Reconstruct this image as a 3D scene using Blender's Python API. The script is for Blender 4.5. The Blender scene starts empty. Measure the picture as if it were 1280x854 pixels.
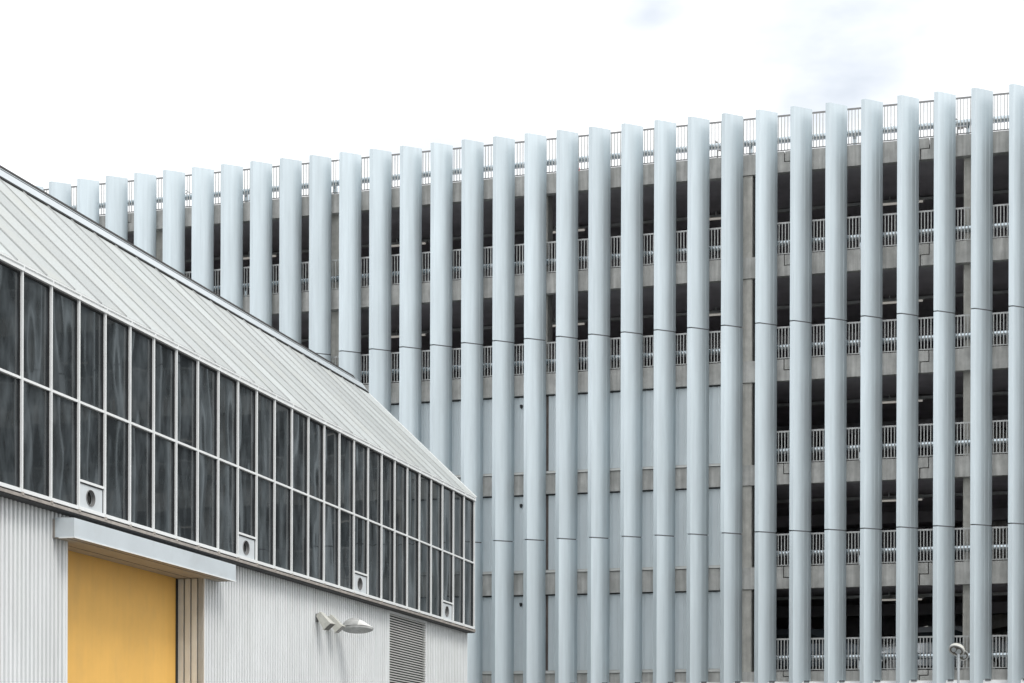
import bpy, bmesh, math, random
from mathutils import Vector, Matrix
random.seed(7)
S = bpy.context.scene
COL = S.collection
EYE = 1.6
# ---------------------------------------------------------------- camera
cam = bpy.data.cameras.new('camera'); cam.sensor_width = 36.0; cam.sensor_fit = 'HORIZONTAL'
cam.lens = 2320.0/1280.0*36.0
cam.shift_x = 0.0; cam.shift_y = (945.0-427.0)/1280.0
cam.clip_start = 0.1; cam.clip_end = 3000
co = bpy.data.objects.new('camera', cam); COL.objects.link(co)
r_ = 0.0026
right = Vector((math.cos(r_), 0, math.sin(r_))); up = Vector((-math.sin(r_), 0, math.cos(r_))); back = Vector((0, -1, 0))
co.matrix_world = Matrix(((right.x, up.x, back.x, 0), (right.y, up.y, back.y, 0), (right.z, up.z, back.z, EYE), (0, 0, 0, 1)))
S.camera = co
# ---------------------------------------------------------------- world / sun / exposure
SUN_EL, SUN_AZ = math.radians(52), math.radians(142)      # azimuth clockwise from +Y
w = bpy.data.worlds.new('World'); S.world = w; w.use_nodes = True
nt = w.node_tree; nt.nodes.clear()
def N(t, **k):
    n = nt.nodes.new(t)
    for a, b in k.items(): setattr(n, a, b)
    return n
out = N('ShaderNodeOutputWorld'); bg = N('ShaderNodeBackground'); bg.inputs['Strength'].default_value = 0.12
sky = N('ShaderNodeTexSky', sky_type='NISHITA'); sky.sun_disc = False
sky.sun_elevation = SUN_EL; sky.sun_rotation = SUN_AZ; sky.air_density = 1.0; sky.dust_density = 2.0
tc = N('ShaderNodeTexCoord')
sep = N('ShaderNodeSeparateXYZ'); nt.links.new(tc.outputs['Generated'], sep.inputs[0])
# overcast deck: dimmer at the horizon, brighter towards the zenith
rng = N('ShaderNodeMapRange'); rng.inputs['From Min'].default_value = 0.0; rng.inputs['From Max'].default_value = 1.0
rng.inputs['To Min'].default_value = 9.6; rng.inputs['To Max'].default_value = 14.5
nt.links.new(sep.outputs['Z'], rng.inputs['Value'])
mp = N('ShaderNodeMapping'); mp.inputs['Scale'].default_value = (1, 1, 2.2); mp.inputs['Location'].default_value = (0.31, 0.12, 0.4)
nt.links.new(tc.outputs['Generated'], mp.inputs['Vector'])
no = N('ShaderNodeTexNoise'); no.inputs['Scale'].default_value = 8; no.inputs['Detail'].default_value = 5; no.inputs['Roughness'].default_value = 0.5
nt.links.new(mp.outputs[0], no.inputs['Vector'])
cr = N('ShaderNodeValToRGB'); cr.color_ramp.elements[0].position = 0.50; cr.color_ramp.elements[0].color = (1, 1, 1, 1)
cr.color_ramp.elements[1].position = 1.0; cr.color_ramp.elements[1].color = (0.36, 0.42, 0.50, 1)
CLD = None
for (cx, cz, rad, amp) in ((0.172, 0.362, 0.100, 0.27), (0.066, 0.374, 0.040, 0.19), (-0.55, 0.30, 0.20, 0.3), (0.62, 0.42, 0.22, 0.3), (-0.2, 0.75, 0.3, 0.3), (0.5, -0.2, 0.3, 0.3)):
    d = Vector((cx, math.sqrt(max(0, 1-cx*cx-cz*cz)) * (-1 if cz < 0 else 1), abs(cz))).normalized()
    ds = N('ShaderNodeVectorMath', operation='DISTANCE'); ds.inputs[1].default_value = d; nt.links.new(tc.outputs['Generated'], ds.inputs[0])
    rm = N('ShaderNodeMapRange', interpolation_type='SMOOTHSTEP'); rm.inputs['From Min'].default_value = 0; rm.inputs['From Max'].default_value = rad
    rm.inputs['To Min'].default_value = amp; rm.inputs['To Max'].default_value = 0; nt.links.new(ds.outputs['Value'], rm.inputs['Value'])
    if CLD is None: CLD = rm.outputs[0]
    else:
        ad = N('ShaderNodeMath', operation='MAXIMUM'); nt.links.new(CLD, ad.inputs[0]); nt.links.new(rm.outputs[0], ad.inputs[1]); CLD = ad.outputs[0]
ad = N('ShaderNodeMath', operation='ADD'); nt.links.new(no.outputs['Fac'], ad.inputs[0]); nt.links.new(CLD, ad.inputs[1])
nt.links.new(ad.outputs[0], cr.inputs[0])
mul = N('ShaderNodeVectorMath', operation='SCALE'); nt.links.new(cr.outputs[0], mul.inputs[0]); nt.links.new(rng.outputs[0], mul.inputs['Scale'])
mix = N('ShaderNodeMix', data_type='RGBA'); mix.inputs[0].default_value = 0.90
nt.links.new(sky.outputs[0], mix.inputs[6]); nt.links.new(mul.outputs[0], mix.inputs[7])
nt.links.new(mix.outputs[2], bg.inputs['Color']); nt.links.new(bg.outputs[0], out.inputs[0])
sun = bpy.data.lights.new('sun', 'SUN'); sun.energy = 1.3; sun.angle = math.radians(18); sun.color = (1.0, 0.97, 0.92)
so = bpy.data.objects.new('sun', sun); COL.objects.link(so)
sd = Vector((math.sin(SUN_AZ)*math.cos(SUN_EL), math.cos(SUN_AZ)*math.cos(SUN_EL), math.sin(SUN_EL)))
so.rotation_euler = sd.to_track_quat('Z', 'Y').to_euler(); so.location = (0, -20, 60)
S.view_settings.view_transform = 'Standard'; S.view_settings.look = 'None'
S.view_settings.exposure = 0.15; S.view_settings.gamma = 1.0; S.view_settings.use_curve_mapping = False
S.render.engine = 'CYCLES'
S.cycles.max_bounces = 8; S.cycles.diffuse_bounces = 4

# ---------------------------------------------------------------- materials
def mat(name, col, rough=0.6, metal=0.0, var=0.0, scale=3.0, stretch=(1, 1, 1), bump=0.0, bscale=40.0, spec=0.5,
        streak=0.0, objvar=0.0, dark=None, emit=None, cont=(0.35, 0.65)):
    m = bpy.data.materials.new(name); m.use_nodes = True
    t = m.node_tree; b = t.nodes['Principled BSDF']
    b.inputs['Roughness'].default_value = rough; b.inputs['Metallic'].default_value = metal
    b.inputs['Specular IOR Level'].default_value = spec
    b.inputs['Base Color'].default_value = (*col, 1)
    if emit:
        b.inputs['Emission Color'].default_value = (*col, 1); b.inputs['Emission Strength'].default_value = emit
    tcn = t.nodes.new('ShaderNodeTexCoord'); oi = t.nodes.new('ShaderNodeObjectInfo')
    def coords(sc, off=True):
        mp = t.nodes.new('ShaderNodeMapping'); mp.inputs['Scale'].default_value = sc
        t.links.new(tcn.outputs['Object'], mp.inputs['Vector'])
        if off:
            v = t.nodes.new('ShaderNodeVectorMath'); v.operation = 'SCALE'; v.inputs['Scale'].default_value = 37.0
            c = t.nodes.new('ShaderNodeCombineXYZ')
            for i in range(3): t.links.new(oi.outputs['Random'], c.inputs[i])
            t.links.new(c.outputs[0], v.inputs[0]); t.links.new(v.outputs[0], mp.inputs['Location'])
        return mp
    cur = None
    def mult(fac_socket, amt, lo, hi):
        nonlocal cur
        ramp = t.nodes.new('ShaderNodeMapRange'); ramp.inputs['From Min'].default_value = lo; ramp.inputs['From Max'].default_value = hi
        ramp.inputs['To Min'].default_value = 1-amt; ramp.inputs['To Max'].default_value = 1+amt*0.6
        t.links.new(fac_socket, ramp.inputs['Value'])
        v = t.nodes.new('ShaderNodeVectorMath'); v.operation = 'SCALE'
        if cur is None: v.inputs[0].default_value = col
        else: t.links.new(cur, v.inputs[0])
        t.links.new(ramp.outputs[0], v.inputs['Scale']); cur = v.outputs[0]
    if var:
        n = t.nodes.new('ShaderNodeTexNoise'); n.inputs['Scale'].default_value = scale; n.inputs['Detail'].default_value = 6; n.inputs['Roughness'].default_value = 0.62
        t.links.new(coords(stretch).outputs[0], n.inputs['Vector']); mult(n.outputs['Fac'], var, *cont)
    if streak:
        n = t.nodes.new('ShaderNodeTexNoise'); n.inputs['Scale'].default_value = 9; n.inputs['Detail'].default_value = 4
        t.links.new(coords((1, 1, 0.07)).outputs[0], n.inputs['Vector']); mult(n.outputs['Fac'], streak, *cont)
    if objvar: mult(oi.outputs['Random'], objvar, 0, 1)
    if dark:   # soiled patches of another colour
        n = t.nodes.new('ShaderNodeTexNoise'); n.inputs['Scale'].default_value = dark[1]; n.inputs['Detail'].default_value = 7
        t.links.new(coords(dark[3] if len(dark) > 3 else (1, 1, 1)).outputs[0], n.inputs['Vector'])
        rr = t.nodes.new('ShaderNodeMapRange'); rr.inputs['From Min'].default_value = 0.5; rr.inputs['From Max'].default_value = 0.72
        rr.inputs['To Min'].default_value = 0; rr.inputs['To Max'].default_value = dark[2]
        t.links.new(n.outputs['Fac'], rr.inputs['Value'])
        mx = t.nodes.new('ShaderNodeMix'); mx.data_type = 'RGBA'
        t.links.new(rr.outputs[0], mx.inputs[0])
        if cur is None: mx.inputs[6].default_value = (*col, 1)
        else: t.links.new(cur, mx.inputs[6])
        mx.inputs[7].default_value = (*dark[0], 1); cur = mx.outputs[2]
    if cur is not None: t.links.new(cur, b.inputs['Base Color'])
    if bump:
        n = t.nodes.new('ShaderNodeTexNoise'); n.inputs['Scale'].default_value = bscale; n.inputs['Detail'].default_value = 5
        t.links.new(coords((1, 1, 1)).outputs[0], n.inputs['Vector'])
        bp = t.nodes.new('ShaderNodeBump'); bp.inputs['Strength'].default_value = 1; bp.inputs['Distance'].default_value = bump
        t.links.new(n.outputs['Fac'], bp.inputs['Height']); t.links.new(bp.outputs[0], b.inputs['Normal'])
    return m

M = {}
M['fin'] = mat('fin_aluminium', (0.60, 0.675, 0.71), 0.35, 0.70, var=0.03, scale=1.2, stretch=(1, 1, .2), streak=0.055, objvar=0.06, dark=((0.53, 0.595, 0.625), 1.4, 0.45, (3, 3, .15)))
M['fin_core'] = mat('joint_shadow_metal', (0.10, 0.11, 0.12), 0.7)
M['concrete'] = mat('precast_concrete', (0.52, 0.52, 0.50), 0.9, var=0.18, scale=2.6, streak=0.20, bump=0.004, bscale=30, spec=.2,
                    dark=((0.36, 0.36, 0.335), 1.8, 0.6, (1, 1, .5)))
M['column'] = mat('column_concrete', (0.56, 0.55, 0.51), 0.9, var=0.16, scale=3.5, streak=0.12, bump=0.003, bscale=30, spec=.2)
M['deck'] = mat('deck_concrete', (0.52, 0.50, 0.52), 0.95, var=0.2, scale=0.6, spec=.1)
M['wall_dark'] = mat('inner_wall_concrete', (0.52, 0.50, 0.52), 0.95, var=0.25, scale=0.5, spec=.1)
M['galv'] = mat('galvanised_steel', (0.54, 0.55, 0.54), 0.5, 0.2, var=0.12, scale=8)
M['pipe'] = mat('galvanised_barrier', (0.55, 0.62, 0.66), 0.26, 1.0, var=0.12, scale=6)
M['rail_dark'] = mat('dark_grey_rail', (0.24, 0.24, 0.24), 0.6, 0.2, var=0.1, scale=8)  # darker grey than galv, for the roof handrail and small fittings
M['clad'] = mat('blue_grey_cladding', (0.72, 0.79, 0.82), 0.5, 0.0, streak=0.03, objvar=0.03, var=0.04, scale=.8)
M['flash'] = mat('pale_metal_flashing', (0.66, 0.67, 0.65), 0.5, 0.1, var=0.06)
M['whitefascia'] = mat('white_fascia', (0.84, 0.86, 0.87), 0.5, var=0.04)
M['brown'] = mat('brown_membrane', (0.20, 0.165, 0.15), 0.8, var=0.2)
M['tube'] = mat('lamp_tube', (1.0, 0.96, 0.88), 0.4, emit=0.22)
M['corr'] = mat('white_corrugated_steel', (0.80, 0.82, 0.825), 0.40, 0.0, var=0.04, scale=.9, streak=0.05, dark=((0.68, 0.69, 0.67), 1.3, 0.35, (1, 1, .3)))
M['mull'] = mat('white_glazing_bar', (0.84, 0.86, 0.86), 0.4, var=0.03, scale=5)
M['gasket'] = mat('black_gasket', (0.025, 0.026, 0.028), 0.6)
M['drip'] = mat('stained_drip_edge', (0.36, 0.33, 0.30), 0.7, var=0.25, scale=6)
M['roofp'] = mat('zinc_roof_panel', (0.45, 0.48, 0.475), 0.6, 0.0, var=0.12, scale=26, objvar=0.16, streak=0.0, dark=((0.42, 0.435, 0.41), 1.1, 0.7, (1, 1, 1)), cont=(.3, .7))
M['seam'] = mat('standing_seam', (0.46, 0.47, 0.47), 0.6, var=0.1)
M['ridge'] = mat('ridge_flashing_metal', (0.50, 0.545, 0.57), 0.45, 0.2, var=0.05)
M['black'] = mat('matt_black', (0.015, 0.015, 0.014), 0.8)
M['canopy'] = mat('canopy_sheet_metal', (0.66, 0.72, 0.755), 0.38, 0.15, var=0.05, scale=1.0, dark=((0.55, 0.58, 0.58), 2.5, 0.35))
M['soffit'] = mat('canopy_soffit_board', (0.46, 0.41, 0.34), 0.7, var=0.1)
M['door'] = mat('yellow_painted_door', (0.90, 0.53, 0.135), 0.5, var=0.04, scale=1.2, streak=0.02, dark=((0.74, 0.45, 0.14), 2.2, 0.45, (1, 1, .6)))
M['jamb'] = mat('beige_channel_steel', (0.68, 0.68, 0.64), 0.55, 0.0, var=0.08, scale=3, streak=0.08)
M['louver'] = mat('louvre_blade_metal', (0.62, 0.62, 0.59), 0.5, 0.1, var=0.05)
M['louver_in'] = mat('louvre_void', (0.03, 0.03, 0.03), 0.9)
M['ventp'] = mat('vent_blanking_panel', (0.66, 0.70, 0.72), 0.45, 0.1, var=0.05)
M['lampcream'] = mat('cream_lamp_housing', (0.56, 0.56, 0.51), 0.5, var=0.15, scale=12)
M['lampgrey'] = mat('grey_lamp_shell', (0.48, 0.49, 0.48), 0.5, 0.1, var=0.18, scale=14)
M['lampwhite'] = mat('white_lamp_cover', (0.80, 0.80, 0.77), 0.45, var=0.05)
M['lens'] = mat('lamp_lens', (0.13, 0.125, 0.11), 0.25, spec=.8, var=0.3, scale=30)
M['pole'] = mat('pole_galvanised', (0.52, 0.56, 0.58), 0.4, 0.5, var=0.08)
M['asphalt'] = mat('asphalt_ground', (0.17, 0.17, 0.165), 0.95, var=0.2, scale=.4, spec=.2)
M['carsilver'] = mat('silver_car_paint', (0.55, 0.58, 0.60), 0.2, 0.6)
M['carblue'] = mat('dark_car_paint', (0.10, 0.12, 0.14), 0.2, 0.4)
M['cargold'] = mat('orange_car_paint', (0.62, 0.27, 0.05), 0.25, 0.2)
M['carglass'] = mat('car_glass', (0.03, 0.04, 0.045), 0.05, spec=.9)
M['tyre'] = mat('tyre_rubber', (0.02, 0.02, 0.02), 0.8)
M['red'] = mat('red_lens', (0.6, 0.03, 0.02), 0.35)
M['conewhite'] = mat('cone_white', (0.85, 0.85, 0.85), 0.5)

# window glass: dark, sharp mirror with the slow waviness of old panes
def glass():
    m = bpy.data.materials.new('dark_window_glass'); m.use_nodes = True
    t = m.node_tree; b = t.nodes['Principled BSDF']
    b.inputs['Base Color'].default_value = (0.022, 0.029, 0.031, 1); b.inputs['Roughness'].default_value = 0.02; b.inputs['IOR'].default_value = 1.62
    tcn = t.nodes.new('ShaderNodeTexCoord'); oi = t.nodes.new('ShaderNodeObjectInfo')
    mp = t.nodes.new('ShaderNodeMapping'); mp.inputs['Scale'].default_value = (1, 1.6, 0.55)
    sc = t.nodes.new('ShaderNodeMath'); sc.operation = 'MULTIPLY'; sc.inputs[1].default_value = 61.0
    c = t.nodes.new('ShaderNodeCombineXYZ'); t.links.new(oi.outputs['Random'], sc.inputs[0])
    for i in range(3): t.links.new(sc.outputs[0], c.inputs[i])
    t.links.new(c.outputs[0], mp.inputs['Location']); t.links.new(tcn.outputs['Object'], mp.inputs['Vector'])
    n = t.nodes.new('ShaderNodeTexNoise'); n.inputs['Scale'].default_value = 1.6; n.inputs['Detail'].default_value = 0.0
    t.links.new(mp.outputs[0], n.inputs['Vector'])
    bp = t.nodes.new('ShaderNodeBump'); bp.inputs['Strength'].default_value = 1.0; bp.inputs['Distance'].default_value = 0.0028
    t.links.new(n.outputs['Fac'], bp.inputs['Height']); t.links.new(bp.outputs[0], b.inputs['Normal'])
    # dust film
    n2 = t.nodes.new('ShaderNodeTexNoise'); n2.inputs['Scale'].default_value = 3.0; n2.inputs['Detail'].default_value = 8
    t.links.new(mp.outputs[0], n2.inputs['Vector'])
    rr = t.nodes.new('ShaderNodeMapRange'); rr.inputs['From Min'].default_value = .4; rr.inputs['From Max'].default_value = .8; rr.inputs['To Min'].default_value = 0.036; rr.inputs['To Max'].default_value = 0.115
    t.links.new(n2.outputs['Fac'], rr.inputs['Value'])
    cc = t.nodes.new('ShaderNodeCombineXYZ'); 
    k = []
    for i, f in enumerate((0.86, 1.0, 1.08)):
        mm = t.nodes.new('ShaderNodeMath'); mm.operation = 'MULTIPLY'; mm.inputs[1].default_value = f
        t.links.new(rr.outputs[0], mm.inputs[0]); t.links.new(mm.outputs[0], cc.inputs[i])
    t.links.new(cc.outputs[0], b.inputs['Base Color'])
    return m
M['glass'] = glass()

# ---------------------------------------------------------------- mesh helpers
class MB:
    def __init__(s): s.v = []; s.f = []; s.m = []
    def poly(s, pts, mi=0):
        n = len(s.v); s.v += [tuple(p) for p in pts]; s.f.append(tuple(range(n, n+len(pts)))); s.m.append(mi)
    def hexa(s, p, mi=0):   # 8 points: bottom 4 (ccw from above), top 4
        n = len(s.v); s.v += [tuple(q) for q in p]
        for q in ((3, 2, 1, 0), (4, 5, 6, 7), (0, 1, 5, 4), (1, 2, 6, 5), (2, 3, 7, 6), (3, 0, 4, 7)):
            s.f.append(tuple(n+i for i in q)); s.m.append(mi)
    def box(s, x0, x1, y0, y1, z0, z1, mi=0):
        s.hexa([(x0, y0, z0), (x1, y0, z0), (x1, y1, z0), (x0, y1, z0), (x0, y0, z1), (x1, y0, z1), (x1, y1, z1), (x0, y1, z1)], mi)
    def prism(s, pts, z0, z1, mi=0, cap=True):   # plan polygon extruded up
        n = len(s.v); k = len(pts)
        s.v += [(x, y, z0) for x, y in pts] + [(x, y, z1) for x, y in pts]
        for i in range(k):
            j = (i+1) % k; s.f.append((n+i, n+j, n+k+j, n+k+i)); s.m.append(mi)
        if cap:
            s.f.append(tuple(n+i for i in reversed(range(k)))); s.m.append(mi)
            s.f.append(tuple(n+k+i for i in range(k))); s.m.append(mi)
    def ring(s, pts_list, close=True, mi=0):   # loft between rings
        n = len(s.v); k = len(pts_list[0])
        for r in pts_list: s.v += [tuple(p) for p in r]
        for a in range(len(pts_list)-1):
            for i in range(k):
                j = (i+1) % k; s.f.append((n+a*k+i, n+a*k+j, n+(a+1)*k+j, n+(a+1)*k+i)); s.m.append(mi)
        if close:
            s.f.append(tuple(n+i for i in reversed(range(k)))); s.m.append(mi)
            s.f.append(tuple(n+(len(pts_list)-1)*k+i for i in range(k))); s.m.append(mi)
    def tube(s, a, b, r, k=10, r2=None, mi=0):
        a = Vector(a); b = Vector(b); d = (b-a).normalized(); q = d.to_track_quat('Z', 'Y'); r2 = r if r2 is None else r2
        R = []
        for c, rr in ((a, r), (b, r2)):
            R.append([c + q @ Vector((math.cos(2*math.pi*i/k)*rr, math.sin(2*math.pi*i/k)*rr, 0)) for i in range(k)])
        s.ring(R, True, mi)
    def mesh(s, name, mats, smooth=False):
        me = bpy.data.meshes.new(name); me.from_pydata(s.v, [], s.f)
        for m in (mats if isinstance(mats, (list, tuple)) else [mats]): me.materials.append(m)
        me.polygons.foreach_set('material_index', s.m)
        bm = bmesh.new(); bm.from_mesh(me); bmesh.ops.recalc_face_normals(bm, faces=bm.faces); bm.to_mesh(me); bm.free()
        if smooth:
            me.polygons.foreach_set('use_smooth', [True]*len(me.polygons))
            try: me.set_sharp_from_angle(angle=math.radians(38))
            except Exception: pass
        me.update(); return me
def link(name, me, parent=None, **props):
    o = bpy.data.objects.new(name, me); COL.objects.link(o)
    if parent: o.parent = parent
    for k, v in props.items(): o[k] = v
    return o
def build(mb, name, mats, parent=None, smooth=False, **props):
    return link(name, mb.mesh(name, mats, smooth), parent, **props)
def build_each(mb, name, mats, parent=None, **props):
    # one object per connected piece
    par = list(range(len(mb.v)))
    def fd(i):
        while par[i] != i: par[i] = par[par[i]]; i = par[i]
        return i
    for f in mb.f:
        for q in f[1:]: par[fd(q)] = fd(f[0])
    comp = {}
    for fi, f in enumerate(mb.f): comp.setdefault(fd(f[0]), []).append(fi)
    outl = []
    for fs in comp.values():
        n = MB(); mp = {}
        for fi in fs:
            for q in mb.f[fi]:
                if q not in mp: mp[q] = len(n.v); n.v.append(mb.v[q])
            n.f.append(tuple(mp[q] for q in mb.f[fi])); n.m.append(mb.m[fi])
        outl.append(build(n, name, mats, parent, **props))
    return outl
def thing(name, label, cat, loc=(0, 0, 0), rz=0.0, group=None):
    o = bpy.data.objects.new(name, None); COL.objects.link(o); o.location = loc; o.rotation_euler = (0, 0, rz)
    o['label'] = label; o['category'] = cat
    if group: o['group'] = group
    return o

# ---------------------------------------------------------------- ground
g = MB(); g.poly([(-600, -300, 0), (600, -300, 0), (600, 900, 0), (-600, 900, 0)])
build(g, 'ground', M['asphalt'], kind='structure')

# ================================================================ MULTI-STOREY CAR PARK
GA = 0.30106
park = thing('car_park', 'multi-storey concrete car park screened by a row of tall pale blue-grey vertical metal fins', 'car park', (-0.6, 52, 0), -GA)
# local axes: x along the facade to the right, y into the building, z above ground
def Z(z): return z + EYE
def kfin(n):
    a = n-16
    def c(a): return 5.11957e-05*a**3 - 0.000310977*a*a + 0.92528*a + 0.018382
    if a > 15: return c(15) + (a-15)*0.945
    if a < -15: return c(-15) + (a+15)*0.955
    return c(a)
K0, K1 = kfin(-4)-0.6, kfin(43)+0.4
BT = [16.345, 13.55, 10.73, 7.91, 5.13, 2.30]          # spandrel tops
BB = [15.79, 12.985, 10.155, 7.36, 4.54, 2.02]          # spandrel bottoms
# --- fins: wedge section, a narrow front edge and a broad slightly bowed flank at 45 degrees
def fin_section(inset=0.0):
    F = Vector((0.112, -0.015)); ang = math.radians(44.5); L = 0.565
    d = Vector((math.cos(ang), math.sin(ang))); nrm = Vector((d.y, -d.x))
    pts = [(0.0, 0.055), (0.0, 0.006), (0.006, 0.0), (F.x-0.004, F.y)]
    steps = 12
    for i in range(1, steps+1):
        t = i/steps; bow = 0.006*4*t*(1-t)
        if i in (4, 7, 10):   # shallow seams between the extruded profiles
            p = F + d*(L*(t-0.016)) + nrm*bow; pts.append((p.x, p.y))
            p = F + d*(L*(t-0.008)) + nrm*(bow-0.0018); pts.append((p.x, p.y))
        p = F + d*(L*t) + nrm*bow; pts.append((p.x, p.y))
    E = F + d*L
    pts += [(E.x+0.012, E.y+0.016), (E.x+0.004, E.y+0.045), (E.x-0.03, E.y+0.05)]
    pts += [(0.30, 0.30), (0.13, 0.16), (0.03, 0.085)]
    if inset:
        c = Vector((sum(p[0] for p in pts)/len(pts), sum(p[1] for p in pts)/len(pts)))
        pts = [tuple(c + (Vector(p)-c)*(1-inset)) for p in pts]
    return pts
sec = fin_section(); core = fin_section(0.12)
FT, FJ1, FJ2, FB = 17.345, 11.625, 6.027, 0.6
segm = []
for a, b in ((FJ1+0.016, FT), (FJ2+0.016, FJ1-0.016), (FB, FJ2-0.016)):
    m = MB(); m.prism(sec, Z(a), Z(b)); me = m.mesh('fin_segment', M['fin']); segm.append(me)
corem = []
for z in (FJ1, FJ2):
    m = MB(); m.prism(core, Z(z-0.03), Z(z+0.03)); corem.append(m.mesh('joint_strip', M['fin_core']))
for n in range(-4, 44):
    f = bpy.data.objects.new('facade_fin', None); COL.objects.link(f); f.parent = park; f.location = (kfin(n), 0, 0)
    f.rotation_euler = (0, 0, random.uniform(-0.006, 0.006))
    for me in segm: link('fin_segment', me, f)
    for me in corem: link('joint_strip', me, f)

# --- spandrel bands, split at the half-lap joints either side of each column
VS0, VS1 = 0.55, 0.78
cols = [-16.9, -10.85, -4.9, 1.1, 6.95, 13.12, 19.1, 25.1]
def joints(c):
    o = {1.1: (-0.85, 0.72), -10.85: (-0.77, 1.45), -4.9: (-1.26, 1.20)}.get(c, (-1.17, 1.17))
    return c+o[0], c+o[1]
bounds = []      # (x, kind)
for c in cols:
    l, r = joints(c)
    if l > K0+0.5: bounds.append((l, -1))
    if r < K1-0.5: bounds.append((r, 1))
for zi, (zt, zb) in enumerate(zip(BT, BB)):
    zm = (zt+zb)/2; gp = 0.012
    edges = [(K0, 0)] + bounds + [(K1, 0)]
    for (xa, ka), (xb, kb) in zip(edges[:-1], edges[1:]):
        toe = 0.23
        # left end
        if ka == 0: L = [(xa, zb), (xa, zt)]
        elif ka == -1: L = [(xa-toe+gp, zb), (xa-toe+gp, zm-gp), (xa+gp, zm-gp), (xa+gp, zt)]    # column panel: toe reaches left
        else: L = [(xa+toe+gp, zb), (xa+toe+gp, zm+gp), (xa+gp, zm+gp), (xa+gp, zt)]
        if kb == 0: R = [(xb, zt), (xb, zb)]
        elif kb == -1: R = [(xb-gp, zt), (xb-gp, zm+gp), (xb-toe-gp, zm+gp), (xb-toe-gp, zb)]
        else: R = [(xb-gp, zt), (xb-gp, zm-gp), (xb+toe-gp, zm-gp), (xb+toe-gp, zb)]
        poly = L+R
        m = MB(); k = len(poly); vj = VS0 + random.uniform(-0.006, 0.006)
        m.v = [(x, vj, Z(z)) for x, z in poly] + [(x, VS1, Z(z)) for x, z in poly]
        m.f = [tuple(range(k)), tuple(reversed(range(k, 2*k)))] + [(i, i+k, (i+1) % k+k, (i+1) % k) for i in range(k)]
        m.m = [0]*len(m.f)
        build(m, 'spandrel_panel', M['concrete'], park)
# --- decks
DEP = 12.0
for zi, (zt, zb) in enumerate(zip(BT, BB)):
    m = MB(); m.box(K0, K1, VS1+0.012, DEP, Z(zb+0.13), Z(zt-0.10)); build(m, 'deck_slab', M['deck'], park)
m = MB(); m.box(K0, K1, DEP+.002, DEP+0.25, 0, Z(BT[0]-.1)); build(m, 'rear_wall', M['wall_dark'], park)
for x in (K0, K1):
    m = MB(); m.box(x-0.2, x-0.003, 0.5, DEP-.002, 0, Z(BT[0]-.2)); build(m, 'side_wall', M['column'], park)
m = MB(); m.box(K0, K1, 1.0, 1.2, 0, Z(1.9)); build(m, 'ground_floor_wall', M['clad'], park)
# --- columns, storey by storey
def column(c, wd, v0, zlo, zhi, me='column'):
    m = MB(); b = 0.02
    m.prism([(c-wd/2+b, v0), (c+wd/2-b, v0), (c+wd/2, v0+b), (c+wd/2, v0+.5), (c-wd/2, v0+.5), (c-wd/2, v0+b)], Z(zlo), Z(zhi)); build(m, 'column', M['column'], park)
for c in cols:
    for i in range(5):
        wd = 0.60
        column(c, wd, 0.80 if abs(c-6.95) > .1 else 0.60, BT[i+1]+(.004 if abs(c-6.95) < .1 else -.09), BB[i]+(-.012 if abs(c-6.95) < .1 else .12))
    column(c, 0.6, 1.22, -EYE, 2.0)
for c in cols:                     # second, inner row of columns
    for i in range(5): column(c+0.3, 0.5, 9.0, BT[i+1]-.09, BB[i]+.12)
# --- ceiling beams, cable trays, lamp tubes
for i in range(5):
    zc = BB[i]+0.13
    m = MB(); m.box(K0, K1, 4.2, 4.36, Z(zc-0.13), Z(zc-0.05)); build(m, 'cable_tray', M['galv'], park)
    for v in (8.2,):
        m = MB(); m.box(K0, K1, v, v+.3, Z(zc-0.34), Z(zc-.002)); build(m, 'ceiling_beam', M['wall_dark'], park)
    c = -17.5
    for x0 in (-15.3, -9.6, -4.6, 0.45, 5.35, 10.35, 15.2, 20.1):
        if i > 1 and x0 < 6.5: continue
        m = MB(); m.box(x0, x0+1.14, 4.02, 4.10, Z(zc-0.232), Z(zc-0.195)); o = build(m, 'tube_lamp', M['tube'], park)
        h = MB(); h.box(x0-.06, x0+1.2, 4.0, 4.12, Z(zc-0.186), Z(zc-.15)); h.box(x0+.2, x0+.24, 4.04, 4.08, Z(zc-.15), Z(zc)); h.box(x0+.9, x0+.94, 4.04, 4.08, Z(zc-.15), Z(zc))
        build(h, 'lamp_housing', M['galv'], o)
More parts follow.
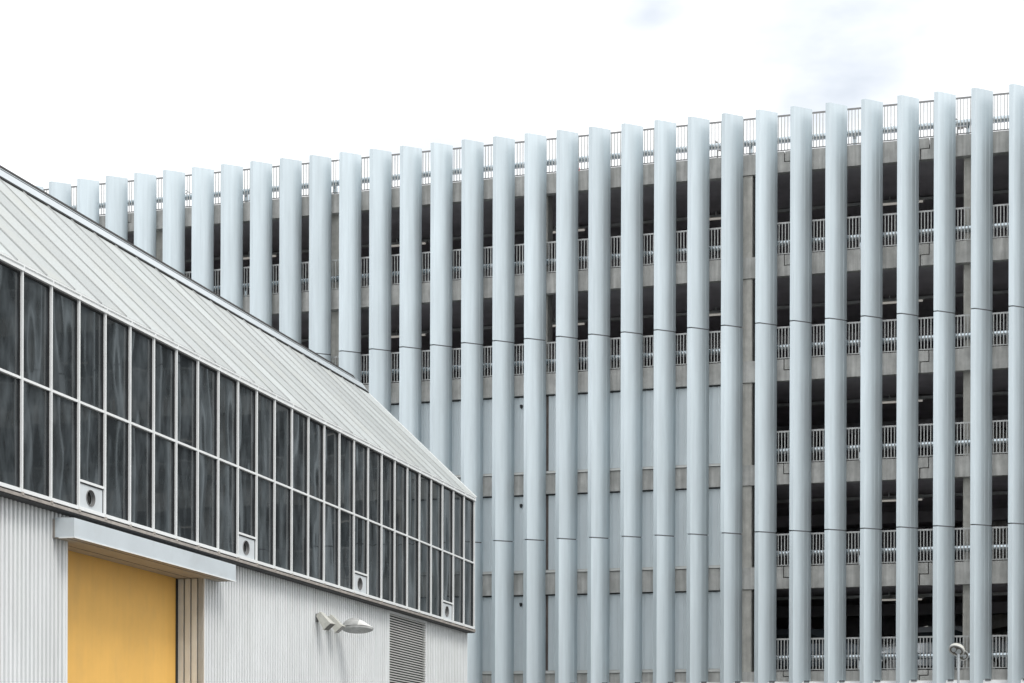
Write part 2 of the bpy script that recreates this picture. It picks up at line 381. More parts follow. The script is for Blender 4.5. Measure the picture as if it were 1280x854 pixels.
# --- railings bay by bay: handrail, balusters, crash barrier pipe
bays = [(K0, cols[0])] + list(zip(cols[:-1], cols[1:])) + [(cols[-1], K1)]
RV = 0.60
for i in range(6):
    hgt = 1.0 if i == 0 else 0.895
    for (a, b) in bays:
        if i > 2 and b < 7.2: continue
        a2, b2 = a, b
        if i > 0:
            if abs(a-6.95) < .1: a2 = a+0.37
            if abs(b-6.95) < .1: b2 = b-0.36
        z0 = BT[i]
        m = MB(); m.box(a2+.01, b2-.01, RV-.012, RV+.012, Z(z0+hgt-.045), Z(z0+hgt)); m.box(a2+.01, b2-.01, RV-.01, RV+.01, Z(z0+.03), Z(z0+.055))
        ra = build(m, 'railing', M['rail_dark'] if i == 0 else M['galv'], park)
        m = MB(); x = a2+0.05
        while x < b2-0.02:
            m.box(x-.0125, x+.0125, RV-.011+.002, RV+.011-.002, Z(z0+.056), Z(z0+hgt-.046)); x += 0.0857
        build(m, 'balusters', M['galv'], ra, kind='stuff')
        m = MB(); m.tube((a2+.02, 0.76, Z(z0+.375)), (b2-.02, 0.76, Z(z0+.375)), 0.088, 14)
        pb = build(m, 'crash_barrier', M['pipe'], park, smooth=True)
        m = MB()
        for px in (a2+.14, (a2+b2)/2-.12, b2-.25):
            m.box(px, px+.09, 0.86, 0.95, Z(z0-.1), Z(z0+.44))
            if i == 0: m.box(px+.012, px+.078, .955, 1.0, Z(z0-.1), Z(z0+.30))
        build_each(m, 'barrier_post', M['pipe'], pb)
# --- lower storeys left of the wide column: blue-grey cladding between the bands
for i in (2, 3, 4):
    zt = BB[i]; zb = BT[i+1]
    xs = [K0]
    for c in cols:
        if c < 6.5: xs += [c]
    xs.append(6.62)
    for a, b in zip(xs[:-1], xs[1:]):
        a3 = a + (0.375 if a != K0 else 0); b3 = b + (0.30 if b != 6.62 else 0)
        n = max(1, round((b3-a3)/1.87)); st = (b3-a3)/n
        for j in range(n):
            x0, x1 = a3+j*st+.004, a3+(j+1)*st-.004
            m = MB(); x = x0; pr = []          # shallow ribbed sheet
            k = max(2, round((x1-x0)/0.156)); w_ = (x1-x0)/k
            for q in range(k):
                pr += [(x, .662), (x+w_*.84, .662), (x+w_*.86, .668), (x+w_*.98, .668)]; x += w_
            pr += [(x1, .662)]
            for q in range(len(pr)-1):
                m.poly([(pr[q][0], pr[q][1], Z(zb+.11)), (pr[q+1][0], pr[q+1][1], Z(zb+.11)), (pr[q+1][0], pr[q+1][1], Z(zt-.06)), (pr[q][0], pr[q][1], Z(zt-.03))])
            m.box(x0, x1, .69, .72, Z(zb+.09), Z(zt-.032))
            build(m, 'cladding_sheet', M['clad'], park)
        if a != K0:
            m = MB(); m.box(a3-.116, a3-.003, .70, .76, Z(zb+.05), Z(zt-.02)); build(m, 'expansion_strip', M['brown'], park)
    m = MB(); m.box(K0, 6.62, .50, .70, Z(zb+.012), Z(zb+.052)); m.box(K0, 6.62, .64, .70, Z(zb+.054), Z(zb+.10)); build_each(m, 'sill_flashing', M['flash'], park)
    m = MB(); m.box(K0, 6.62, .645, .70, Z(zt-.028), Z(zt-.004)); build(m, 'head_trim', M['gasket'], park)
# --- pale fascia at the foot of the fins
m = MB(); m.box(K0, K1, 0.19, 0.545, Z(1.42), Z(1.995)); build(m, 'base_fascia', M['whitefascia'], park)
m = MB(); m.box(K0, K1, 0.20, 0.545, Z(1.997), Z(2.012)); build(m, 'fascia_capping', M['flash'], park)
for n in range(-4, 44):
    m = MB(); k = kfin(n); m.box(k+.38, k+.52, .17, .23, Z(1.985), Z(2.035)); build(m, 'fin_foot_shade', M['fin_core'], park)  # dark block painted in for the shadow gap at the fin's foot
# --- slanting braces and the ramp edge glimpsed on the lowest deck
m = MB(); m.tube((7.45, 3.0, Z(2.6)), (8.35, 3.0, Z(4.65)), .045, 8); build(m, 'ramp_brace', M['galv'], park)
m = MB(); m.hexa([(10.8, 7, Z(3.35)), (16.5, 7, Z(4.35)), (16.5, 10, Z(4.35)), (10.8, 10, Z(3.35)), (10.8, 7, Z(3.6)), (16.5, 7, Z(4.55)), (16.5, 10, Z(4.55)), (10.8, 10, Z(3.6))])
build(m, 'ramp_slab', M['concrete'], park)
for x0, z0, x1, z1, v in ((11.35, 3.62, 11.65, 3.70, 4.2), (12.55, 3.35, 12.86, 3.62, 4.2)):
    m = MB(); m.tube((x0, v, Z(z0)), (x1, v, Z(z1)), .02, 8); build(m, 'tube_lamp', M['tube'], park)
# small dark sensors on the cladding
for z in (9.86, 7.06, 4.27):
    m = MB(); m.ring([[(0.68+rx*math.cos(a)*.04, .63+.04*math.sin(a)*rx, Z(z+h)) for a in [i*math.pi/4 for i in range(8)]] for rx, h in ((1, .05), (1.1, .02), (.8, -.03), (.3, -.06))])
    build(m, 'dome_sensor', M['gasket'], park, smooth=True)
# --- things on the roof deck
t = thing('marker_post', 'red and white banded marker post standing on the car park roof deck', 'marker post')
t.parent = None
def gpos(k, v, z): 
    c, s = math.cos(GA), math.sin(GA)
    return (-0.6 + k*c + v*s, 52 - k*s + v*c, Z(z))
t.location = gpos(2.05, 1.7, BT[0]-.1); t.rotation_euler = (0, 0, -GA)
for q, (z0, z1, mm) in enumerate(((0.03, .2, 'red'), (.2, .34, 'conewhite'), (.34, .56, 'red'), (.56, .66, 'conewhite'))):
    m = MB(); m.tube((0, 0, z0+.001), (0, 0, z1), .075-.02*q*.8, 12, .075-.02*(q+1)*.8); build(m, 'band', M[mm], t, smooth=True)
m = MB(); m.box(-.16, .16, -.16, .16, 0, .03); build(m, 'base', M['tyre'], t)
def roof_lamp(k, v, z, ln, label, s=1):
    t = thing('roof_floodlight', label, 'floodlight', gpos(k, v, BT[0]-.1), -GA, 'small dark fittings above the roof railing')
    hh = z-(BT[0]-.1)
    m = MB(); m.tube((0, 0, 0), (0, 0, hh), .022, 8); build(m, 'pole', M['rail_dark'], t)
    m = MB(); m.hexa([(-.04, -.1, hh), (ln, -.1, hh-.14), (ln, .1, hh-.14), (-.04, .1, hh), (-.04, -.1, hh+.09), (ln, -.1, hh-.07), (ln, .1, hh-.07), (-.04, .1, hh+.09)])
    build(m, 'lamp_head', M['rail_dark'], t); m = MB(); m.box(.02, ln*.8, -.07, .07, hh-.17, hh-.12); build(m, 'lens', M['lens'], t)
roof_lamp(-1.15, 1.2, 16.98, .24, 'small dark lamp head just above the roof barrier pipe, left of the middle fins')
roof_lamp(6.08, 1.6, 17.05, .16, 'tiny dark lamp head peeping out beside the fin left of the wide concrete column')
roof_lamp(12.62, 1.3, 16.92, .22, 'dark lamp head behind the roof railing near the right end of the car park')
# lattice aerial seen through the roof railing at the far left
t = thing('lattice_aerial', 'thin dark lattice arm leaning behind the roof railing at the left end', 'aerial', gpos(-10.1, 2.0, BT[0]-.1), -GA)
m = MB(); m.tube((0, 0, 0), (0, 0, .95), .02, 8); build(m, 'mast', M['rail_dark'], t)
m = MB(); p0, p1 = Vector((-.45, 0, 1.02)), Vector((.45, 0, .45))
for o_ in (0, .1): m.tube(p0+Vector((0, 0, o_)), p1+Vector((0, 0, o_)), .012, 6)
for q in range(8):
    a = p0.lerp(p1, q/8); b = p0.lerp(p1, (q+1)/8); m.tube(a+Vector((0, 0, .1*(q % 2))), b+Vector((0, 0, .1*((q+1) % 2))), .009, 5)
build(m, 'lattice_arm', M['rail_dark'], t)

# --- parked cars on the lowest deck
def car(label, k, v, rz, paint, hgt=1.46):
    t = thing('parked_car', label, 'car', gpos(k, v, BT[5]-.10), -GA+rz, 'cars parked on the lowest open deck')
    prof = [(-2.1, .32), (-2.12, .62), (-2.0, .86), (-1.2, .96), (-.55, hgt-.05), (.3, hgt), (1.1, hgt-.08), (1.75, .98), (2.05, .9), (2.1, .55), (2.05, .3)]
    def ring(y, sh): return [(x, y, z if z < .97 else z) for x, z in prof]
    m = MB(); R = []
    for y, ins in ((-.84, .06), (-.80, 0), (.80, 0), (.84, .06)):
        R.append([(x*(1-ins*.5), (y if z < 1.0 else y*.80), z-(ins if z > .6 else -ins*.3)) for x, z in prof])
    m.ring(R); build(m, 'body', paint, t, smooth=True)
    for sgn in (-1, 1):
        m = MB(); y = sgn*.80
        def P(x, z): return (x, sgn*(.835 if z < 1.0 else .70), z)
        m.hexa([P(-1.0, .99), P(.25, .99), (.25, sgn*.6, .99), (-1.0, sgn*.6, .99), (-.5, sgn*.668, hgt-.12), (.22, sgn*.668, hgt-.08), (.22, sgn*.5, hgt-.08), (-.5, sgn*.5, hgt-.12)]); build(m, 'window', M['carglass'], t)
        m = MB(); m.hexa([P(.33, .99), P(1.5, .99), (1.5, sgn*.6, .99), (.33, sgn*.6, .99), (.3, sgn*.668, hgt-.08), (1.05, sgn*.668, hgt-.14), (1.05, sgn*.5, hgt-.14), (.3, sgn*.5, hgt-.08)]); build(m, 'window', M['carglass'], t)
        for x in (-1.3, 1.3):
            m = MB(); m.tube((x, sgn*.66, .32), (x, sgn*.86, .32), .32, 18); wq = build(m, 'wheel', M['tyre'], t, smooth=True)
            m = MB(); m.tube((x, sgn*.862, .32), (x, sgn*.872, .32), .2, 14); build(m, 'rim', M['galv'], wq)
        m = MB(); m.box(2.02, 2.13, sgn*.5-.16, sgn*.5+.16, .66, .82); build(m, 'tail_light', M['red'], t)
        m = MB(); m.box(-2.16, -2.05, sgn*.52-.16, sgn*.52+.16, .6, .74); build(m, 'headlight', M['lampwhite'], t)
    m = MB(); m.hexa([(-1.22, -.62, .985), (-1.22, .62, .985), (-1.15, .62, .97), (-1.15, -.62, .97), (-.62, -.55, hgt-.06), (-.62, .55, hgt-.06), (-.55, .55, hgt-.09), (-.55, -.55, hgt-.09)]); build(m, 'windscreen', M['carglass'], t)
    return t
car('silver car parked behind the lowest railing, right of the three middle open bays', 11.9, 3.9, math.radians(12), M['carsilver'])
car('dark car with red tail light behind the lowest railing, near the ramp brace', 8.0, 3.4, math.radians(-4), M['carblue'], 1.42)
car('orange car behind the lowest railing in the rightmost bay', 15.9, 5.2, math.radians(3), M['cargold'], 1.30)

# ================================================================ HANGAR with glazed band
TH = 0.30573; SH = 0.031175
hall = thing('industrial_hall', 'white corrugated industrial hall with dark glazed band, steep pale metal roof and big yellow door', 'hall', (-0.9219, 44, 0), -TH)
# local axes: x outwards from the glazing, y along the wall away from the camera; heights step down along y
def H(t, s, h): return (t, s, h - SH*s + EYE)
def hb(m, t0, t1, s0, s1, h0, h1, mi=0):
    m.hexa([H(t0, s0, h0), H(t1, s0, h0), H(t1, s1, h0), H(t0, s1, h0), H(t0, s0, h1), H(t1, s0, h1), H(t1, s1, h1), H(t0, s1, h1)], mi)
def hg(m, t0, t1, s0, s1, h1, mi=0):   # standing on the ground
    m.hexa([(t0, s0, 0), (t1, s0, 0), (t1, s1, 0), (t0, s1, 0), H(t0, s0, h1), H(t1, s0, h1), H(t1, s1, h1), H(t0, s1, h1)], mi)
PW = 0.746
smull = [-(26-n)*PW for n in range(-9, 27)]
S0 = smull[0]; S1 = 0.02
HT, HM, HS = 6.03, 4.57, 3.035
WT = -0.17                 # corrugated wall plane
# corrugated walls
def corr(s0, s1, h1):
    m = MB(); n = round((s1-s0)/0.1066); p = (s1-s0)/n; pr = []
    for i in range(n):
        a = s0+i*p
        pr += [(WT-.090, a), (WT-.090, a+p*.46), (WT-.006, a+p*.52), (WT, a+p*.57), (WT, a+p*.92), (WT-.006, a+p*.96)]
    pr.append((WT-.090, s1))
    for (t0, a), (t1, b) in zip(pr[:-1], pr[1:]):
        m.poly([(t0, a, 0), (t1, b, 0), H(t1, b, h1), H(t0, a, h1)])
    return build(m, 'corrugated_sheet', M['corr'], hall)
D0, D1 = -17.9, -13.575    # door opening
L0, L1 = -5.03, -2.82      # louvre
corr(S0, D0-.05, 2.93); corr(D1+.06, L0-.09, 2.93); corr(L1+.09, -0.02, 2.93)
corr(D0-.05, D1+.06, 2.93) if False else None
# panel above the door opening
def corr_top():
    m = MB(); s0, s1 = D0-.05, D1+.06; n = round((s1-s0)/0.1066); p = (s1-s0)/n; pr = []
    for i in range(n):
        a = s0+i*p; pr += [(WT-.090, a), (WT-.090, a+p*.46), (WT-.006, a+p*.52), (WT, a+p*.57), (WT, a+p*.92), (WT-.006, a+p*.96)]
    pr.append((WT-.090, s1))
    for (t0, a), (t1, b) in zip(pr[:-1], pr[1:]): m.poly([H(t0, a, 2.56), H(t1, b, 2.56), H(t1, b, 2.93), H(t0, a, 2.93)])
    build(m, 'corrugated_sheet', M['corr'], hall)
corr_top()
# corner and opening trims
for a, b in ((D0-.052, D0), (D1, D1+.055)):
    m = MB(); hg(m, WT-.10, WT+.008, a, b, 2.545); build(m, 'corner_trim', M['corr'], hall)
m = MB(); hg(m, WT-.10, WT+.010, -0.022, 0.035, 2.93); build(m, 'corner_trim', M['corr'], hall)
# building body: rear and end walls, internal backing
m = MB(); hg(m, WT-.30, WT-.15, S0, D0-.06, 2.95); hg(m, WT-.30, WT-.12, D1+.07, 0.03, 2.95); build_each(m, 'backing_wall', M['wall_dark'], hall)
m = MB(); hg(m, -14.2, -14.0, S0, 0.03, 8.6); build(m, 'rear_wall', M['corr'], hall)
for a, b in ((-.12, .03),):
    m = MB()
    pts = [(WT-.31, 0), (-14, 0), (-14, 8.6), (-2.75, 8.7), (-.1, 6.0), (WT-.31, 2.95)]
    f0 = [(t, a, 0) if h == 0 else H(t, a, h) for t, h in pts]; f1 = [(t, b, 0) if h == 0 else H(t, b, h) for t, h in pts]
    k = len(pts); m.v = f0+f1; m.f = [tuple(range(k)), tuple(reversed(range(k, 2*k)))]+[(i, (i+1) % k, (i+1) % k+k, i+k) for i in range(k)]; m.m = [0]*len(m.f)
    build(m, 'gable_wall', M['corr'], hall)
    f0 = [(t, S0+.0-q, 0) if h == 0 else H(t, S0-q, h) for t, h in pts for q in (0,)]
    m = MB(); f1 = [(t, S0-.15, 0) if h == 0 else H(t, S0-.15, h) for t, h in pts]
    m.v = f0+f1; m.f = [tuple(range(k)), tuple(reversed(range(k, 2*k)))]+[(i, (i+1) % k, (i+1) % k+k, i+k) for i in range(k)]; m.m = [0]*len(m.f)
    build(m, 'gable_wall', M['corr'], hall)
m = MB(); hb(m, -13.99, -3.0, S0, 0.03, 8.6, 8.75); build(m, 'flat_roof', M['seam'], hall)
# glazing: panes, bars, transom, sill, head
vents = {-5: 1, 2: 1, 9: 1, 16: 1, 23: 1}
def pane(s0, s1, h0, h1):
    m = MB(); mid_s = (s0+s1)/2
    # each pane sits very slightly out of plane
    e = [random.uniform(-.0035, .0035) for _ in range(4)]
    p = [(-.03+e[0], s0, h0), (-.03+e[1], s1, h0), (-.03+e[0]+e[2]*.2-e[1]*0+(e[1]-e[0])*0+e[2], s1, h1), (-.03+e[3], s0, h1)]
    p[2] = (p[1][0]+p[3][0]-p[0][0], s1, h1)
    m.hexa([H(p[0][0]-.012, s0, h0), H(p[0][0], s0, h0), H(p[1][0], s1, h0), H(p[1][0]-.012, s1, h0),
            H(p[3][0]-.012, s0, h1), H(p[3][0], s0, h1), H(p[2][0], s1, h1), H(p[2][0]-.012, s1, h1)])
    return build(m, 'window_pane', M['glass'], hall)
for idx, n in enumerate(range(-9, 26)):
    a = smull[idx]+.012; b = smull[idx+1]-.012
    pane(a, b, HM+.018, HT); 
    if n in vents:
        hv = HS+.40; pane(a, b, hv+.02, HM-.02)
        m = MB(); hb(m, -.06, .012, a+.006, b-.006, hv-.018, hv+.018); build(m, 'transom_bar', M['mull'], hall)
        m = MB(); hb(m, -.06, .004, a+.006, b-.006, hv-.034, hv-.019); build_each(m, 'gasket', M['gasket'], hall)
        # blanking panel with a real round opening
        m = MB(); cs = (a+b)/2; chh = (HS+hv)/2-.01; rr = .115; K = 24; s0, s1, h0, h1 = a+.004, b-.004, HS+.018, hv-.036
        cir = [(cs+rr*math.cos(2*math.pi*i/K), chh+rr*math.sin(2*math.pi*i/K)) for i in range(K)]
        sq = []
        for i in range(K):
            dx, dy = math.cos(2*math.pi*i/K), math.sin(2*math.pi*i/K)
            tx = ((s1-cs) if dx > 0 else (s0-cs))/dx if abs(dx) > 1e-6 else 1e9
            ty = ((h1-chh) if dy > 0 else (h0-chh))/dy if abs(dy) > 1e-6 else 1e9
            q = min(tx, ty); sq.append((cs+dx*q, chh+dy*q))
        for i in range(K):
            j = (i+1) % K
            m.poly([H(-.01, *cir[i]), H(-.01, *sq[i]), H(-.01, *sq[j]), H(-.01, *cir[j])])
            m.poly([H(-.01, *cir[i]), H(-.01, *cir[j]), H(-.06, *cir[j]), H(-.06, *cir[i])])
        for cx_, cy_ in ((s0, h0), (s0, h1), (s1, h0), (s1, h1)):
            i = min(range(K), key=lambda i: (sq[i][0]-cx_)**2+(sq[i][1]-cy_)**2)
            for j in ((i-1) % K, (i+1) % K): m.poly([H(-.0101, *sq[i]), H(-.0101, cx_, cy_), H(-.0101, *sq[j])])
        vp = build(m, 'vent_panel', M['ventp'], hall)
        m = MB(); m.ring([[H(q, cs+(rr+o)*math.cos(2*math.pi*i/K), chh+(rr+o)*math.sin(2*math.pi*i/K)) for i in range(K)] for q, o in ((-.009, .010), (.004, .008), (.004, .0), (-.05, -.003))], close=False)
        build(m, 'vent_ring', M['rail_dark'], vp, smooth=True)
        m = MB(); m.ring([[H(q, cs+ro*math.cos(2*math.pi*i/K), chh+ro*math.sin(2*math.pi*i/K)) for i in range(K)] for q, ro in ((-.075, .13), (-.07, .13))]); 
        m.ring([[H(q, cs+ro*math.cos(2*math.pi*i/K), chh-.01+ro*math.sin(2*math.pi*i/K)) for i in range(K)] for q, ro in ((-.068, .055), (-.035, .04))])
        build_each(m, 'vent_fan', M['black'], vp)
    else:
        pane(a, b, HS+.018, HM-.02)
for s in smull:
    m = MB(); hb(m, -.07, .030, s-.0145, s+.0145, HS-.03, HT+.005); mu = build(m, 'glazing_bar', M['mull'], hall)
    m = MB(); hb(m, -.055, -.004, s+.015, s+.028, HS+.02, HT-.002); hb(m, -.055, -.004, s-.028, s-.015, HS+.02, HT-.002); build_each(m, 'gasket', M['gasket'], mu)
    m = MB(); hb(m, .012, .043, s-.022, s+.022, HS-.075, HS-.031); build(m, 'bar_foot', M['drip'], mu)
    m = MB(); hb(m, -.02, .052, s-.012, s+.012, HT+.006, HT+.10); build(m, 'bar_cap', M['mull'], mu)
for idx in range(len(smull)-1):
    a, b = smull[idx]+.018, smull[idx+1]-.018
    m = MB(); hb(m, -.06, .016, a, b, HM-.020, HM+.015); build(m, 'transom_bar', M['mull'], hall)
    m = MB(); hb(m, -.05, .026, a, b, HS-.036, HS+.016); build(m, 'sill_bar', M['mull'], hall)
    m = MB(); hb(m, -.055, -.004, a, b, HT-.020, HT-.001); hb(m, -.05, .005, a, b, HS-.060, HS-.0365); build_each(m, 'gasket', M['gasket'], hall)
m = MB(); hb(m, WT-.02, .036, S0, .045, HS-.105, HS-.061); build(m, 'drip_edge', M['drip'], hall)
m = MB(); hb(m, WT-.02, .020, S0, .035, HS-.122, HS-.1055); build(m, 'soffit_strip', M['gasket'], hall)
m = MB(); hb(m, -.30, -.075, S0, .03, HS-.02, HT+.02); build(m, 'room_behind_glazing', M['wall_dark'], hall)
m = MB(); hb(m, -.12, .045, S0, .03, HT+.006, HT+.045); hb(m, -.12, .028, S0, .03, HT+.0455, HT+.075); hb(m, -.12, .05, S0, .03, HT+.0755, HT+.10); build_each(m, 'eaves_trim', M['mull'], hall)
# roof slope: standing seam panels
E0 = (0.045, HT+.105); R0 = (-2.745, 8.79)
dt, dh = R0[0]-E0[0], R0[1]-E0[1]; Ls = math.hypot(dt, dh); un = (dh/Ls, -dt/Ls)      # outward normal in (t, h)
seams = [s-.185 for s in smull] + [smull[-1]+PW-.185]
seams = [s for s in seams if s < -.2]
edges = seams + [0.03]
def slope(m, u0, u1, s0, s1, n0, n1):
    def P(u, s, n): return H(E0[0]+dt*u+un[0]*n, s, E0[1]+dh*u+un[1]*n)
    m.hexa([P(u0, s0, n0), P(u0, s1, n0), P(u1, s1, n0), P(u1, s0, n0), P(u0, s0, n1), P(u0, s1, n1), P(u1, s1, n1), P(u1, s0, n1)])
for a, b in zip(edges[:-1], edges[1:]):
    w_ = b-a; d = random.uniform(0, .004)
    m = MB(); slope(m, 0, 1, a+.001, b-.001, -.06, 0.0+d)
    build(m, 'roof_panel', M['roofp'], hall)
    m = MB(); slope(m, 1.0-.018, 1.004, a+.035, b-.012, d+.006, .024); build(m, 'gap_shade_strip', M['black'], hall)  # black strip stands in for the shade under the flashing's lower edge
for s in seams:
    m = MB(); slope(m, -.002, 1.0, s-.006, s+.006, .004, .022); build(m, 'roof_seam', M['seam'], hall)
m = MB(); slope(m, -.004, 1.0, .0, .045, .005, .02); build(m, 'rake_trim', M['mull'], hall)
# ridge flashing and capping; black groove and gutter strips paint in their shadows
def strip(m, p, q, s0, s1, th_):
    dx, dy = q[0]-p[0], q[1]-p[1]; l = math.hypot(dx, dy); nx, ny = dy/l*th_, -dx/l*th_
    m.hexa([H(p[0], s0, p[1]), H(p[0], s1, p[1]), H(q[0], s1, q[1]), H(q[0], s0, q[1]), H(p[0]+nx, s0, p[1]+ny), H(p[0]+nx, s1, p[1]+ny), H(q[0]+nx, s1, q[1]+ny), H(q[0]+nx, s0, q[1]+ny)])
P0 = (R0[0]+un[0]*.026+.01, R0[1]+un[1]*.026-.01); P1 = (-2.86, 8.985)
s = S0
fl = []
while s < -0.1:
    e = min(s+2.984, 0.0); m = MB(); strip(m, P0, P1, s+.002, e-.002, .012); build(m, 'ridge_flashing', M['ridge'], hall); s = e
m = MB(); strip(m, (-2.865, 8.99), (-2.88, 9.008), S0, -.12, .004); build(m, 'ridge_groove_shade', M['black'], hall)
m = MB(); strip(m, (-2.882, 9.011), (-2.898, 9.030), S0, -.18, .016); build(m, 'ridge_lip', M['ridge'], hall)
m = MB(); strip(m, (-2.90, 9.033), (-2.955, 9.105), S0, -.36, .02); build(m, 'ridge_gutter_shade', M['black'], hall)
m = MB(); hb(m, -3.3, -2.95, S0, -.2, 8.76, 9.03); build(m, 'ridge_upstand', M['seam'], hall)
# louvre panel
m = MB(); hg(m, WT-.06, WT+.004, L0-.088, L0-.001, 2.93); hg(m, WT-.06, WT+.004, L1+.001, L1+.088, 2.93); hb(m, WT-.06, WT+.004, L0, L1, 2.86, 2.93)
lf = bpy.data.objects.new('louvre_panel', None); COL.objects.link(lf); lf.parent = hall
build_each(m, 'louvre_frame', M['corr'], lf)
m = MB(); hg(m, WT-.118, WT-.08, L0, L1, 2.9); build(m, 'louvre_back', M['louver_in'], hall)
m = MB(); h = 2.85
while h > -1.35:
    m.hexa([H(WT-.050, L0+.002, h-.006), H(WT-.004, L0+.002, h-.033), H(WT-.004, L1-.002, h-.033), H(WT-.050, L1-.002, h-.006),
            H(WT-.050, L0+.002, h+.002), H(WT-.002, L0+.002, h-.008), H(WT-.002, L1-.002, h-.008), H(WT-.050, L1-.002, h+.002)]); h -= 0.054
build(m, 'louvre_blades', M['louver'], lf, kind='stuff')
# door, jambs, canopy
TD = -0.68
nl = 1; wdt = (D1+.03-(D0-.3))/nl
dr = bpy.data.objects.new('sliding_door', None); COL.objects.link(dr); dr.parent = hall
for i in range(nl):
    a = D0-.3+i*wdt; m = MB(); hg(m, TD-.06, TD, a+.0015, a+wdt-.0015, 2.553); build(m, 'door_leaf', M['door'], dr)
m = MB(); hg(m, TD+.001, TD+.02, D1-.035, D1-.001, 2.54); build(m, 'door_seal', M['gasket'], dr)
for i in range(4):   # stacked channels of the jamb
    t1 = WT-.004-i*.128; m = MB()
    t0 = t1-.100; b_ = D1+.052
    a_ = D1-.0+.004*i
    hg(m, t0, t1, a_, b_, 2.54); build(m, 'jamb_channel', M['jamb'], hall)
    m = MB(); hg(m, t0-.027, t0-.001, a_+.035, b_, 2.54); build(m, 'jamb_gap', M['gasket'], hall)
m = MB(); hg(m, TD, WT-.1, D0-.32, D0-.055, 2.55); build(m, 'jamb_channel', M['jamb'], hall)
C0, C1 = -18.30, -13.09; CT = 0.18
def canopy_box(a, b):
    m = MB(); bv = .006
    m.hexa([H(WT+.04, a, 2.545), H(CT, a, 2.545), H(CT, b, 2.545), H(WT+.04, b, 2.545), H(WT+.04, a, 2.83), H(CT, a, 2.815), H(CT, b, 2.815), H(WT+.04, b, 2.83)])
    return m
cn = bpy.data.objects.new('canopy', None)
SG = [(.019, .029, 2.5375), (-.171, -.155, 2.5445), (-.411, -.401, 2.5455)]; COL.objects.link(cn); cn.parent = hall
smid = -15.35
build(canopy_box(C0, smid-.0015), 'canopy_cover', M['canopy'], cn); build(canopy_box(smid+.0015, C1), 'canopy_cover', M['canopy'], cn)
m = MB(); hb(m, CT-.012, CT+.010, C0-.004, C1+.004, 2.528, 2.5445); hb(m, WT+.1, CT-.0125, C0-.004, C0+.012, 2.528, 2.5445); build_each(m, 'canopy_edge', M['mull'], cn)
m = MB(); hb(m, CT-.045, CT-.013, C0+.013, C1-.01, 2.530, 2.5440); build(m, 'shadow_gap', M['gasket'], cn)
for q, (t0, t1) in enumerate(((.03, .13), (-.16, .018), (-.40, -.172), (-.66, -.412))):
    m = MB(); hb(m, t0, t1, (C0+.02) if t0 > WT else D0+.0, (C1-.02) if t0 > WT else D1-.002, 2.546 if t1 < WT else 2.537, 2.556 if t1 < WT else 2.5435); build(m, 'soffit_board', M['soffit'], cn)
for t0, t1, hh in SG[:1]:
    m = MB(); hb(m, t0, t1, C0+.02, C1-.02, hh-.004, hh); build(m, 'shadow_gap', M['gasket'], cn)
for t0, t1, hh in SG[1:]:
    m = MB(); hb(m, t0, t1, D0, D1-.004, hh-.003, hh); build(m, 'shadow_gap', M['gasket'], cn)
m = MB(); hb(m, WT+.005, WT+.039, C0-.006, C1, 2.54, 2.80); build(m, 'canopy_bracket', M['drip'], cn)
m = MB(); hb(m, TD-.06, WT-.02, D0-.3, D1+.05, 2.558, 2.60); build(m, 'door_head', M['wall_dark'], hall)

# ---------------------------------------------------------------- wall lights between the door and the louvre
def hpos(t, s, h):
    c, n = math.cos(TH), math.sin(TH)
    return Vector((-0.9219 + t*c + s*n, 44 - t*n + s*c, h-SH*s+EYE))
def spot(label, s, yaw, off):
    t = thing('wall_spotlight', label, 'spotlight', hpos(WT+.0, s, 2.36), -TH, 'cream box spotlights on the corrugated wall')
    m = MB(); m.box(0, .015, -.05, .05, -.08, .08); m.tube((.012, 0, .02), (.10, 0, .05), .016, 8); build(m, 'bracket', M['rail_dark'], t)
    # housing: tapered box tilted down and outwards
    q = Matrix.Rotation(yaw, 4, 'Z') @ Matrix.Rotation(math.radians(50), 4, 'Y') @ Matrix.Scale(1.18, 4)
    base = Vector((.06, 0, .07))
    def P(x, y, z): return base + (q @ Vector((x, y, z)))
    m = MB(); m.hexa([P(0, -.055, -.05), P(.25, -.085, -.075), P(.25, .085, -.075), P(0, .055, -.05), P(0, -.055, .05), P(.25, -.085, .075), P(.25, .085, .075), P(0, .055, .05)])
    m.hexa([P(.2505, -.095, -.085), P(.275, -.095, -.085), P(.275, .095, -.085), P(.2505, .095, -.085), P(.2505, -.095, .085), P(.275, -.095, .085), P(.275, .095, .085), P(.2505, .095, .085)])
    build(m, 'housing', M['lampcream'], t)
    m = MB(); m.hexa([P(.2755, -.08, -.07), P(.280, -.08, -.07), P(.280, .08, -.07), P(.2755, .08, -.07), P(.2755, -.08, .07), P(.280, -.08, .07), P(.280, .08, .07), P(.2755, .08, .07)]); build(m, 'lens', M['lens'], t)
    m = MB(); 
    for zz in (-.03, .0, .03): m.hexa([P(-.02, -.045, zz-.006), P(-.0005, -.045, zz-.006), P(-.0005, .045, zz-.006), P(-.02, .045, zz-.006), P(-.02, -.045, zz+.006), P(-.0005, -.045, zz+.006), P(-.0005, .045, zz+.006), P(-.02, .045, zz+.006)])
    build_each(m, 'cooling_rib', M['lampcream'], t)
spot('left one of the two small cream box spotlights pointing down beside the big wall lantern', -8.86, math.radians(-4), 0)
spot('right one of the two small cream box spotlights, close against the big wall lantern', -8.36, math.radians(6), 0)
t = thing('wall_lantern', 'large grey shell lantern with white cover jutting from the corrugated wall beside the spotlights', 'wall lantern', hpos(WT, -7.92, 2.25), -TH)
m = MB(); m.box(0, .02, -.06, .06, -.06, .06); m.tube((.018, 0, 0), (.16, 0, .01), .03, 10); build(m, 'bracket', M['lampgrey'], t)
t.rotation_euler = (-0.34, 0, -TH)
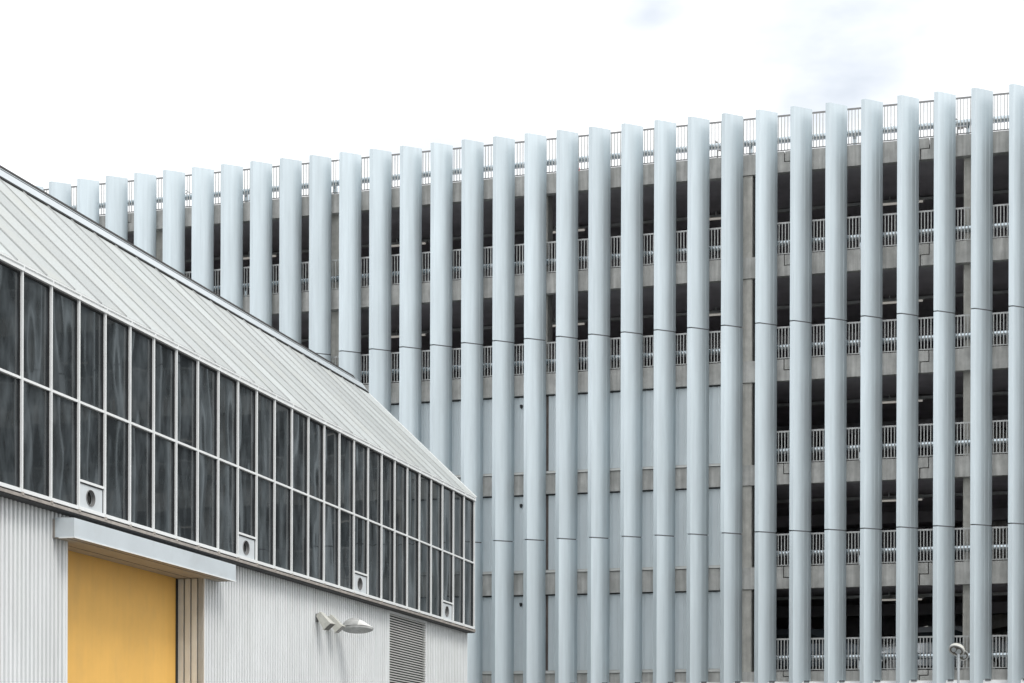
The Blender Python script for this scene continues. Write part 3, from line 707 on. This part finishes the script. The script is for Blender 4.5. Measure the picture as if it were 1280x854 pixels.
def shell(m, x0, x1, wy, hz, z0, t0, t1, K=14, L=12):
    R = []
    for a in range(L+1):
        u = t0+(t1-t0)*a/L; x = x0+(x1-x0)*u
        e = math.sqrt(max(0.0, 1-(2*u-1)**2)); prof = (math.sin(math.pi*min(1, u*1.25+.02))**.55 if u < .4 else max(.04, 1-((u-.4)/.6)**1.35))
        wv = max(.02, wy*min(1, e*1.12)); hv = hz*prof
        R.append([(x, wv*math.cos(math.pi*i/K), z0+hv*math.sin(math.pi*i/K)) for i in range(K+1)])
    m.ring(R)
m = MB(); shell(m, .12, .78, .16, .21, 0, 0.0, .60); build(m, 'shell', M['lampgrey'], t, smooth=True)
m = MB(); shell(m, .12, .78, .16, .21, 0, .602, 1.0); build(m, 'cover', M['lampwhite'], t, smooth=True)
m = MB(); R = []
for zz, k in ((-.003, 1.0), (-.04, .96), (-.07, .74)):
    R.append([(.46+.335*k*math.cos(2*math.pi*i/24), .155*k*math.sin(2*math.pi*i/24), zz) for i in range(24)])
m.ring(R); build(m, 'lens', M['lampgrey'], t, smooth=True)

# ---------------------------------------------------------------- twin head street lamp in front of the car park
PZ = 4.05
t = thing('street_lamp', 'twin-headed grey street lamp on a thin pole in front of the right-hand fins', 'street lamp', (10.82, 45.0, 0), 0)
m = MB(); m.tube((0, 0, 0), (0, 0, .9), .055, 12); m.tube((0, 0, .901), (0, 0, PZ-.02), .034, 12, .028); build(m, 'pole', M['pole'], t, smooth=True)
m = MB(); m.tube((0, 0, PZ-.019), (0, 0, PZ+.05), .04, 12); m.tube((0, 0, PZ+.02), (-.07, -.03, PZ+.10), .02, 8); m.tube((0, 0, PZ+.02), (.16, .21, PZ+.03), .02, 8); build(m, 'bracket', M['pole'], t)
def head(c, yaw, tilt, sc):
    q = Matrix.Translation(c) @ Matrix.Rotation(yaw, 4, 'Z') @ Matrix.Rotation(math.radians(20), 4, 'Y') @ Matrix.Rotation(tilt, 4, 'X') @ Matrix.Scale(sc, 4)
    def disc(y, rx, rz, K=24): return [q @ Vector((rx*math.cos(2*math.pi*i/K), y, rz*math.sin(2*math.pi*i/K))) for i in range(K)]
    m = MB(); m.ring([disc(0, .17, .125), disc(.03, .172, .128), disc(.10, .165, .122), disc(.16, .14, .10), disc(.20, .09, .06), disc(.215, .03, .02)]); h_ = build(m, 'lamp_head', M['lampcream'], t, smooth=True)
    m = MB(); m.ring([disc(-.012, .17, .125), disc(-.001, .176, .131), disc(-.001, .15, .106), disc(-.012, .146, .102), disc(-.012, .17, .125)], close=False); build(m, 'rim', M['lampgrey'], h_, smooth=True)
    m = MB(); m.ring([disc(-.003, .146, .102), disc(-.0015, .147, .103)]); build(m, 'reflector', M['lens'], h_)
    for dx in (-.06, .055):
        m = MB(); K = 16; R = []
        for y, r in ((-.010, .05), (-.0045, .052), (-.004, .03)):
            R.append([q @ Vector((dx+r*math.cos(2*math.pi*i/K), y, r*1.05*math.sin(2*math.pi*i/K))) for i in range(K)])
        m.ring(R); build(m, 'bulb', M['pole'], h_, smooth=True)
head(Vector((-.06, -.04, PZ+.13)), math.radians(-14), math.radians(30), 1.12)
head(Vector((.17, .22, PZ+.02)), math.radians(40), math.radians(30), 1.0)
